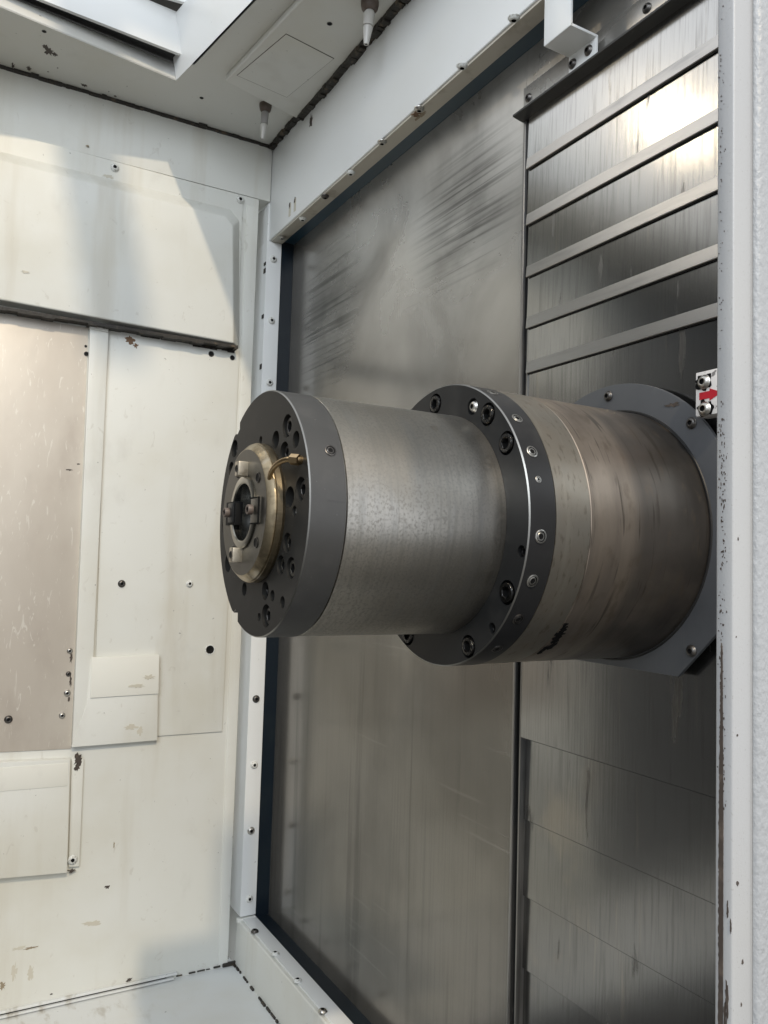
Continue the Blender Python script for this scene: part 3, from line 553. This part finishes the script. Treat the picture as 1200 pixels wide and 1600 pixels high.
# hub on the nose
hub = MB(); hub.lathe([(.0362, .3432), (.0362, .3432)], ROTY, 96)
hub = MB(); hub.lathe([(.0455, .3432), (.0455, .3440), (.0485, .3440), (.0485, .3432), (.0785, .3432), (.0800, .3440, 1), (.0862, .3505, 1), (.0866, .3520, 1), (.0858, .3528, 1), (.0875, .3536, 1), (.0878, .3600, 1), (.0866, .3636, 1)], ROTY, 128)
hub = hub.build('hub', ['hub', 'hub_rim'], spin, angle=20)
m = MB(); m.lathe([(.0455, .3440), (.0455, .3415), (.0440, .3408), (.0372, .3408), (.0358, .3420)], ROTY, 96); land = m.build('bore_land', 'land', hub)
m = MB(); m.lathe([(.0358, .3420), (.0300, .400), (.0215, .445), (.0215, .470), (0, .470)], ROTY, 96); m.build('bore', 'bore', hub)
for nm, cx, cz, w_, h_ in (('drive_key', .0045, .0535, .0135, .0185), ('drive_key', -.004, -.0535, .0135, .0185)):
    m = MB(); m.box((AX + cx - w_ / 2, .3305, AZ + cz - h_ / 2), (AX + cx + w_ / 2, .3440, AZ + cz + h_ / 2)); k = m.build(nm, 'key', hub, bevel=.0016)
    screw(k, (AX + cx, .3306, AZ + cz), (0, -1, 0), .0050, 'screw_dark', 'hole', 'screw_hole')
for r, a in ((.058, 118), (.062, 40), (.058, -124), (.0625, -38)): screw(hub, pol(r, a, .3428), (0, -1, 0), .0066, 'screw_dark', 'hole', 'screw_hole')
for sx in (-1, 1):                                  # side key slots with their screws
    x0, x1 = (.0335, .0600) if sx > 0 else (-.0600, -.0335)
    if sx < 0: x0, x1 = -.0585, -.0215
    m = MB(); m.box((AX + x0, .3402, AZ - .0150), (AX + x1, .3500, AZ + .0150)); k = m.build('key_slot', 'socket' if sx < 0 else 'hub', hub, bevel=.0008)
    if sx > 0:
        m = MB(); m.box((AX + x0 - .001, .3398, AZ - .0162), (AX + x1, .3415, AZ - .0147)); m.box((AX + x0 - .001, .3398, AZ + .0147), (AX + x1, .3415, AZ + .0162)); m.box((AX + x1 - .001, .3398, AZ - .016), (AX + x1 + .001, .3415, AZ + .016)); m.build('key_gap', 'hole', k)
    else:
        m = MB(); m.box((AX - .046, .3385, AZ - .012), (AX - .026, .3405, AZ + .013)); m.build('drive_lug', 'shaded_black', k, bevel=.001)
    screw(k, (AX + sx * .043, .3385, AZ + .001), (0, -1, 0), .0062, 'fitting', 'cap', 'screw')
# coolant pipe and its nut
fc = on(461, 718, 'y', Y0 - .0075); fp = Vector((fc.x, Y0, fc.z))
nut = MB(); nut.lathe([(.0085, 0), (.0085, .010), (.007, .0115), (.004, .0115)], Matrix.Translation(fp) @ basis((-.55, -.80, -.1), .3) , 6)
m = MB(); m.lathe([(.0052, -.002), (.0052, .006)], Matrix.Translation(fp) @ basis((0, -1, 0)), 16)
d0 = Vector((-.80, -.58, .10)).normalized(); e0 = fc
m.lathe([(.0036, -.0052), (.0064, -.0052), (.0064, .0052), (.0036, .0052)], Matrix.Translation(e0) @ basis(d0, .3), 6)
nutp = m.build('hex_fitting', 'brass', spin, angle=25)
P0 = e0 + d0 * .0048; P3 = on(422, 751, 'y', .3490); P1 = P0 + d0 * .014; P2 = P3 + Vector((.006, -.005, .014))
pts = [P0 * (1 - t) ** 3 + P1 * 3 * t * (1 - t) ** 2 + P2 * 3 * t * t * (1 - t) + P3 * t ** 3 for t in [i / 16 for i in range(17)]]
m = MB(); m.tube(pts, .0031); m.build('coolant_pipe', 'brass', spin)

# ================================================================== GUARD PLATE round the spindle
gy = .9635
gp = thing('guard_plate', (AX, gy, AZ - .25), 'grey steel guard plate bolted flat behind the spindle housing', 'plate')
out = [pol(.2445, a, gy) for a in range(28, 153, 4)]
out += [Vector((AX - .232, gy, AZ + .06)), Vector((AX - .232, gy, AZ - .13)), Vector((AX - .142, gy, AZ - .210)), Vector((AX + .142, gy, AZ - .210)), Vector((AX + .215, gy, AZ - .135)), Vector((AX + .232, gy, AZ + .02)), Vector((AX + .226, gy, AZ + .095))]
m = MB(); m.slab(out, (0, .0075, 0)); gpl = m.build('plate', 'guard', gp, bevel=.0012)
m = MB(); m.lathe([(.1984, .9632), (.1990, .9615), (.2010, .9615), (.2018, .9632)], ROTY, 128); m.build('shaft_seal', 'rubber', gp)
for q in ((951, 619), (1081, 661), (1081, 1017)): screw(gpl, on(*q, 'y', gy), (0, -1, 0), .0088, 'screw_dark')
blotch('paint_chip', 'chip', gpl, on(1052, 632, 'y', gy), (0, -1, 0), (.012, .003), seed=3, jag=.6)
for xx, zz in ((-.17, .18), (-.17, -.15)): screw(gpl, (AX + xx, gy, AZ + zz), (0, -1, 0), .0088, 'screw_dark')
# ================================================================== RED ARROW PLATE
ay = .948
ap = thing('arrow_plate', on(1105, 655, 'y', ay), 'small white plate with a red arrow between two scuffed screws beside the spindle', 'marker')
c4 = quad_px([(1087, 586), (1135, 574), (1135, 645), (1089, 654)], 'y', ay)
x0_, x1_ = c4[0].x, c4[1].x; za, zb_ = .288, .224
m = MB(); m.box((x0_, ay, zb_), (x1_, .9745, za)); apl = m.build('plate', 'plate_white', ap, bevel=.0015)
for q, mt in (((1101, 597), 'screw'), ((1102, 639), 'screw')):
    pp_ = on(*q, 'y', ay); blotch('paint_chip', 'hole', apl, pp_ + Vector((0, -.0004, 0)), (0, -1, 0), (.0135, .0115), seed=int(q[1]), jag=.3); screw(apl, pp_, (0, -1, 0), .0105, mt)
zc_ = (za + zb_) / 2; s0 = on(1093, 620, 'y', ay).x; h0 = on(1109, 617, 'y', ay).x; h1 = on(1128, 612, 'y', ay).x; zc_ = on(1101, 618, 'y', ay).z
m = MB(); m.slab([(s0, ay - .0006, zc_ - .0052), (s0, ay - .0006, zc_ + .0052), (h0, ay - .0006, zc_ + .0052), (h0, ay - .0006, zc_ + .0088), (h1, ay - .0006, zc_), (h0, ay - .0006, zc_ - .0088), (h0, ay - .0006, zc_ - .0052)], (0, .001, 0)); m.build('red_arrow', 'red', apl)

# ================================================================== BRACKET
br = thing('bracket', (-1.045, .94, .885), 'bent white bracket screwed over the seal strip at the top of the slats', 'bracket')
bz = .930; xa, xb = -1.0795, -1.0105; by = .971; bf = .907
m = MB(); m.box((xa, bf, bz), (xb, bf + .005, 1.07)); m.box((xa, bf + .0005, bz - .0008), (xb, by, bz + .0045)); m.box((xa, by - .005, .889), (xb, by, bz)); m.box((xa, bf + .001, 1.068), (xb, bf + .03, 1.072))
bra = m.build('bracket_plate', 'white_clean', br, bevel=.0012)
for q in ((895, 100), (920, 79)): screw(bra, on(*q, 'y', by - .005), (0, -1, 0), .0092, 'screw_dark')

# ================================================================== CEILING
ZC = 1.335
cl = MB()
e0_, e1_ = on(0, 11, 'z', ZC), on(275, 126, 'z', ZC); g0_, g1_ = on(300, 100, 'z', ZC), on(395, 0, 'z', ZC)
dirE = (e1_ - e0_).normalized(); far = e0_ - dirE * 2.2; ext = g1_ + (g1_ - g0_).normalized() * 1.6
T = Vector((0, 0, .004))
cl.slab([(-2.44, far.y, ZC), far, e1_, (-2.44, e1_.y, ZC)], T)
cl.slab([(-2.44, e1_.y + .0001, ZC), e1_ + Vector((0, .0001, 0)), g0_, g1_, ext, (ext.x, .905, ZC), (-2.44, .905, ZC)], T)
ceil = cl.build('ceiling', 'ceiling'); structure(ceil)
# upstand round the roof opening
m = MB(); ZU = ZC + .055; s1 = on(289, 109, 'z', ZU); s0 = on(22, 0, 'z', ZU); s0 = s0 - (s1 - s0).normalized() * 2.0
m.prism([far, e1_, s1, s0], [p + Vector((0, 0, .005)) for p in (far, e1_, s1, s0)])
m.build('opening_edge', 'ceiling', ceil)
m = MB(); upv = Vector((.0, -.030, .16)); b0, b1, b2_, b3 = e1_ + Vector((.002, 0, .0005)), g0_, g1_, ext
m.prism([b0, b1, b1 + upv, b0 + upv], [p + Vector((0, .006, 0)) for p in (b0, b1, b1 + upv, b0 + upv)])
m.prism([b1, b3, b3 + upv, b1 + upv], [p + Vector((0, .006, 0)) for p in (b1, b3, b3 + upv, b1 + upv)])
m.build('upstand', 'white_clean', ceil)
for i, (a, b, r) in enumerate(((69, 49, .006), (315, 153, .006), (515, 37, .007))): screw(ceil, on(a, b, 'z', ZC - (.019 if i == 2 else 0)), (0, 0, -1), r, 'screw_dark', 'hole', 'screw_hole')
for i, (a, b, w_, h_) in enumerate(((77, 80, .018, .012), (70, 73, .010, .006), (86, 85, .008, .005), (131, 133, .006, .007), (20, 103, .012, .004), (45, 107, .010, .005), (180, 150, .004, .003), (90, 106, .002, .002), (75, 112, .002, .002), (170, 143, .003, .001))):
    blotch('paint_chip', 'chip', ceil, on(a, b, 'z', ZC), (0, 0, -1), (w_, h_), up=(0, 1, 0), seed=i + 200, jag=.55)
# sealant lines between ceiling, wall and beam
sl_ = thing('ceiling_sealant', (-2.3, .4, ZC), 'ragged black sealant line where the ceiling meets the white walls', 'sealant')
m = MB(); rnd = random.Random(21); y = -.4
while y < .900:
    d = rnd.uniform(.008, .03); m.box((XW - .01, y, ZC - .007 - rnd.uniform(0, .0022)), (XW + .007 + rnd.uniform(0, .003) + (.006 if rnd.random() < .07 else 0), min(y + d, .902), ZC - .0004)); y += d
m.build('wall_bead', 'sealant', sl_, bevel=.001)
m = MB(); x = XW
while x < -1.3:
    d = rnd.uniform(.008, .03); w_ = rnd.uniform(.014, .019)
    m.box((x, YH - w_, ZC - .010 - rnd.uniform(0, .006)), (x + d, YH + .002, ZC - .0006)); x += d
m.build('beam_bead', 'sealant', sl_, bevel=.001)
# shallow box under the ceiling with an access panel
ZX = ZC - .019
bx = thing('ceiling_box', (-1.9, .8, ZX), 'shallow white box under the ceiling with a square access panel', 'box')
c0, c1 = on(352, 127, 'z', ZX), on(480, 191, 'z', ZX); dx = (on(460, 12, 'z', ZX) - c0).normalized()
L1 = 1.1
q = [c0, c1, Vector((c1.x + L1, c1.y - .02, ZX)), c0 + dx * L1]
q[1].y = min(q[1].y, .888); q[2].y = .888
m = MB(); m.slab(q, (0, 0, .0188)); bxo = m.build('box_body', 'ceiling', bx, bevel=.006, seg=3)
aq = quad_px([(371, 118), (447, 54), (521, 92), (448, 152)], 'z', ZX - .0012)
ctr = sum(aq, Vector()) / 4; aq2 = [ctr + (p - ctr) * 1.016 for p in aq]
m = MB(); m.slab([p + Vector((0, 0, .0006)) for p in aq2], (0, 0, .003)); m.build('panel_gap', 'chip', bx)
m = MB(); m.slab(aq, (0, 0, .003)); m.build('access_panel', 'ceiling', bx)
m = MB(); x = c1.x + .015; rnd = random.Random(31)
while x < -1.2:
    d = rnd.uniform(.008, .03); w_ = .008 + rnd.uniform(0, .007); m.box((x, .886 - w_ * .3, ZX - .006 - rnd.uniform(0, .010)), (x + d, YH + .001, ZX + .012)); x += d
m.build('box_bead', 'sealant', sl_, bevel=.001)
blotch('paint_chip', 'chip', sl_, on(486, 190, 'y', YH), (0, -1, 0), (.010, .018), seed=8, jag=.4)
# roof plates standing in the opening
for k_, (pa, pb, zlo, top_, lab) in enumerate((((67, 0), (309, 95), ZC + .05, (312, 33), 'wide bright white roof plate standing edge down at the ceiling opening'), ((235, -12), (335, 17), ZC + .17, (337, -45), 'upper white roof plate showing only its corner above the wider plate'))):
    A_, B_ = on(*pa, 'z', zlo), on(*pb, 'z', zlo); dv = (A_ - B_).normalized(); A_ = B_ + dv * 1.6
    nrm = Vector((-dv.y, dv.x, 0)).normalized(); nrm = nrm if nrm.x > 0 else -nrm
    hgt = on(*top_, 'x', B_.x).z - zlo
    o_ = thing('roof_plate', B_, lab, 'roof plate', 'roof plates at the opening')
    m = MB(); m.prism([A_, B_, B_ + Vector((0, 0, hgt)), A_ + Vector((0, 0, hgt))], [p - nrm * .012 for p in (A_, B_, B_ + Vector((0, 0, hgt)), A_ + Vector((0, 0, hgt)))]); ob = m.build('plate', 'white_clean', o_, bevel=.002)
    m = MB(); m.slab([A_ - nrm * .0125 + Vector((0, 0, .012)), B_ - nrm * .0125 + Vector((0, 0, .012)), B_ - nrm * .09 + Vector((0, 0, .012)), A_ - nrm * .09 + Vector((0, 0, .012))], (0, 0, .005)); m.build('slot_shade', 'rubber', o_)  # black sheet standing in for the shade in the slot behind the plate
    if k_ == 0: blotch('rust_spot', 'rust', ob, on(274, 57, 'x', on(274, 57, 'z', zlo + .05).x) * 1.0, nrm, (.003, .008), seed=2, thick=.001)
o = thing('shadow_frame', (-.85, .1, 2.3), 'added white beams out of view above the machine roof, blocking light to the side wall', 'shadow_frame'); MB().box((-1.07, .000, 2.4405), (-.06, .128, 2.54)).build('stripe_blocker', 'white', o, bevel=.003); MB().box((-.90, -1.6, 2.375), (-.84, 1.2, 2.44)).build('edge_blocker', 'white', o, bevel=.003)  # added beams, placed to cast the wall's shadow stripe and patch edge
# ================================================================== COOLANT NOZZLES
for q0, q1, zc2, lab, sc in (((415, 163), (411, 218), ZC, 'grey brown coolant nozzle hanging from the ceiling beside the left wall corner', .95), ((578, 3), (586, 70), ZX, 'white tipped coolant nozzle hanging from the shallow ceiling box', 1.12)):
    P = on(*q0, 'z', zc2); tip = P.copy()
    lo_, hi_ = zc2 - .3, zc2
    for _ in range(40):                            # how low the tip hangs
        zz = (lo_ + hi_) / 2; u, w = (P.x, P.y), zz
        v = Vector((P.x, P.y, zz)); sy = 800 + F_PX * (R[1][0] * v.x + R[1][1] * v.y + R[1][2] * v.z) / (R[2][0] * v.x + R[2][1] * v.y + R[2][2] * v.z)
        if sy > q1[1]: lo_ = zz
        else: hi_ = zz
    H = zc2 - zz; lean = Vector((-.10, -.03, -1)).normalized(); T_ = Matrix.Translation(P)
    nz = thing('coolant_nozzle', P, lab, 'nozzle', 'coolant nozzles under the ceiling')
    MB().lathe([(.019 * sc, 0), (.019 * sc, -.008), (.017 * sc, -.018), (.012 * sc, -.024), (0, -.024)], T_, 20).build('fitting', 'fitting', nz)
    t2 = Matrix.Translation(P + Vector((0, 0, -.022))) @ basis(lean)
    MB().lathe([(.0095 * sc, 0), (.012 * sc, .008), (.011 * sc, .3 * H), (.0115 * sc, .34 * H), (.006, .34 * H)], t2, 18).build('segment', 'plastic' if sc > 1 else 'plastic_grey', nz)
    t3 = Matrix.Translation(P + Vector((0, 0, -.022)) + lean * .34 * H) @ basis(lean)
    MB().lathe([(.0085 * sc, 0), (.0105 * sc, .004), (.0095 * sc, .012), (.0052 * sc, .62 * H - .022), (.003, .62 * H - .022)], t3, 18).build('tip', 'plastic', nz)

# ================================================================== DOOR POST AND DOOR
XP, YP = -0.300, 0.3953
dp = thing('door_post', (XP, YP, -1.7), 'white door post at the right with a long strip of chipped paint along its edge', 'post')
prof = [(-.3125, YP + .0030), (-.3119, YP + .0012), (-.3105, YP + .0002), (-.3012, YP), (-.3003, YP + .0004), (XP, YP + .0012), (XP, .4095), (-.3004, .4110), (-.3010, .4124), (-.3011, .4134), (-.3011, .46), (-.3125, .46)]
m = MB(); m.prism([(x, y, -1.7) for x, y in prof], [(x, y, 1.15) for x, y in prof]); pb = m.build('post_body', 'post', dp, angle=50)
def chips(name, n, zr, fx, seed, wr, hr_, dens):
    rnd = random.Random(seed); m = MB()
    for _ in range(n):
        z = rnd.uniform(*zr); c = fx(z); x = rnd.gauss(c, .0011); w_ = rnd.uniform(*wr); h_ = rnd.uniform(*hr_)
        if not (-.3108 < x < -.3016): continue
        k = 7; ph = rnd.random() * 6
        m.slab([(x + w_ * math.cos(ph + 2 * math.pi * i / k) * rnd.uniform(.6, 1.2), YP - .00005 - rnd.uniform(0.0001, .0003), z + h_ * math.sin(ph + 2 * math.pi * i / k) * rnd.uniform(.6, 1.2)) for i in range(k)], (0, .0008, 0))
    o = m.build(name, 'chip', pb); o['kind'] = 'stuff'; return o
fx = lambda z: -.3070 + .0003 * math.sin(z * 40)
chips('paint_chips', 180, (-.13, .10), fx, 5, (.0001, .0004), (.0002, .0011), 1)
chips('paint_chips', 60, (.05, .34), lambda z: -.3085, 6, (.0001, .0004), (.0001, .0007), 1)
rnd = random.Random(12); zz = -.04; left = []; right = []
while zz > -.36:
    t = min(1, max(0, (-.04 - zz) / .10)); c = -.3072; w_ = .0003 + .0010 * t
    left.append((c - w_ - rnd.uniform(0, .0007), zz)); right.append((c + w_ * .9 + rnd.uniform(0, .00015), zz)); zz -= rnd.uniform(.0008, .002)
m = MB()
for i in range(len(left) - 1):
    m.slab([(left[i][0], YP - .0004, left[i][1]), (right[i][0], YP - .0004, right[i][1]), (right[i + 1][0], YP - .0004, right[i + 1][1]), (left[i + 1][0], YP - .0004, left[i + 1][1])], (0, .0008, 0))
m.build('bare_strip', 'chip', pb)
for i, (a, b, w_, h_) in enumerate(((1137, 1420, .0005, .004), (1142, 1447, .0003, .003), (1136, 1560, .0008, .010), (1133, 1590, .0007, .008))): blotch('paint_chip', 'chip', pb, on(a, b, 'y', YP), (0, -1, 0), (w_, h_), seed=i + 300, jag=.5, thick=.0004)
for i, (a, b, w_, h_) in enumerate(((1152, 1380, .0010, .0012), (1160, 1503, .0007, .0010), (1153, 842, .0004, .0008), (1158, 1570, .0005, .001), (1150, 995, .0003, .0004), (1152, 1149, .0006, .0006))): blotch('paint_chip', 'chip', pb, on(a, b, 'x', XP), (1, 0, 0), (w_, h_), seed=i + 320, jag=.4, thick=.0003)
dr = MB(); pr = [(-.3008, .4136), (-.2996, .4138), (-.2982, .4146), (-.2974, .4158), (-.2970, .4180), (-.2970, .50), (-.3200, .50), (-.3200, .4605), (-.3008, .4605)]
dr.prism([(x, y, -1.7) for x, y in pr], [(x, y, 1.15) for x, y in pr]); o = dr.build('door', 'door', None, angle=60)
tag(o, 'white door panel with a coarse orange peel paint at the right edge', 'door')

for o_ in C.objects:                               # ragged beads and crumbs, too small to pick apart
    if o_.type == 'MESH' and o_.name.split('.')[0] in ('sealant_bead', 'sealant_crumb', 'grime_edge', 'wall_bead', 'beam_bead', 'box_bead'): o_['kind'] = 'stuff'
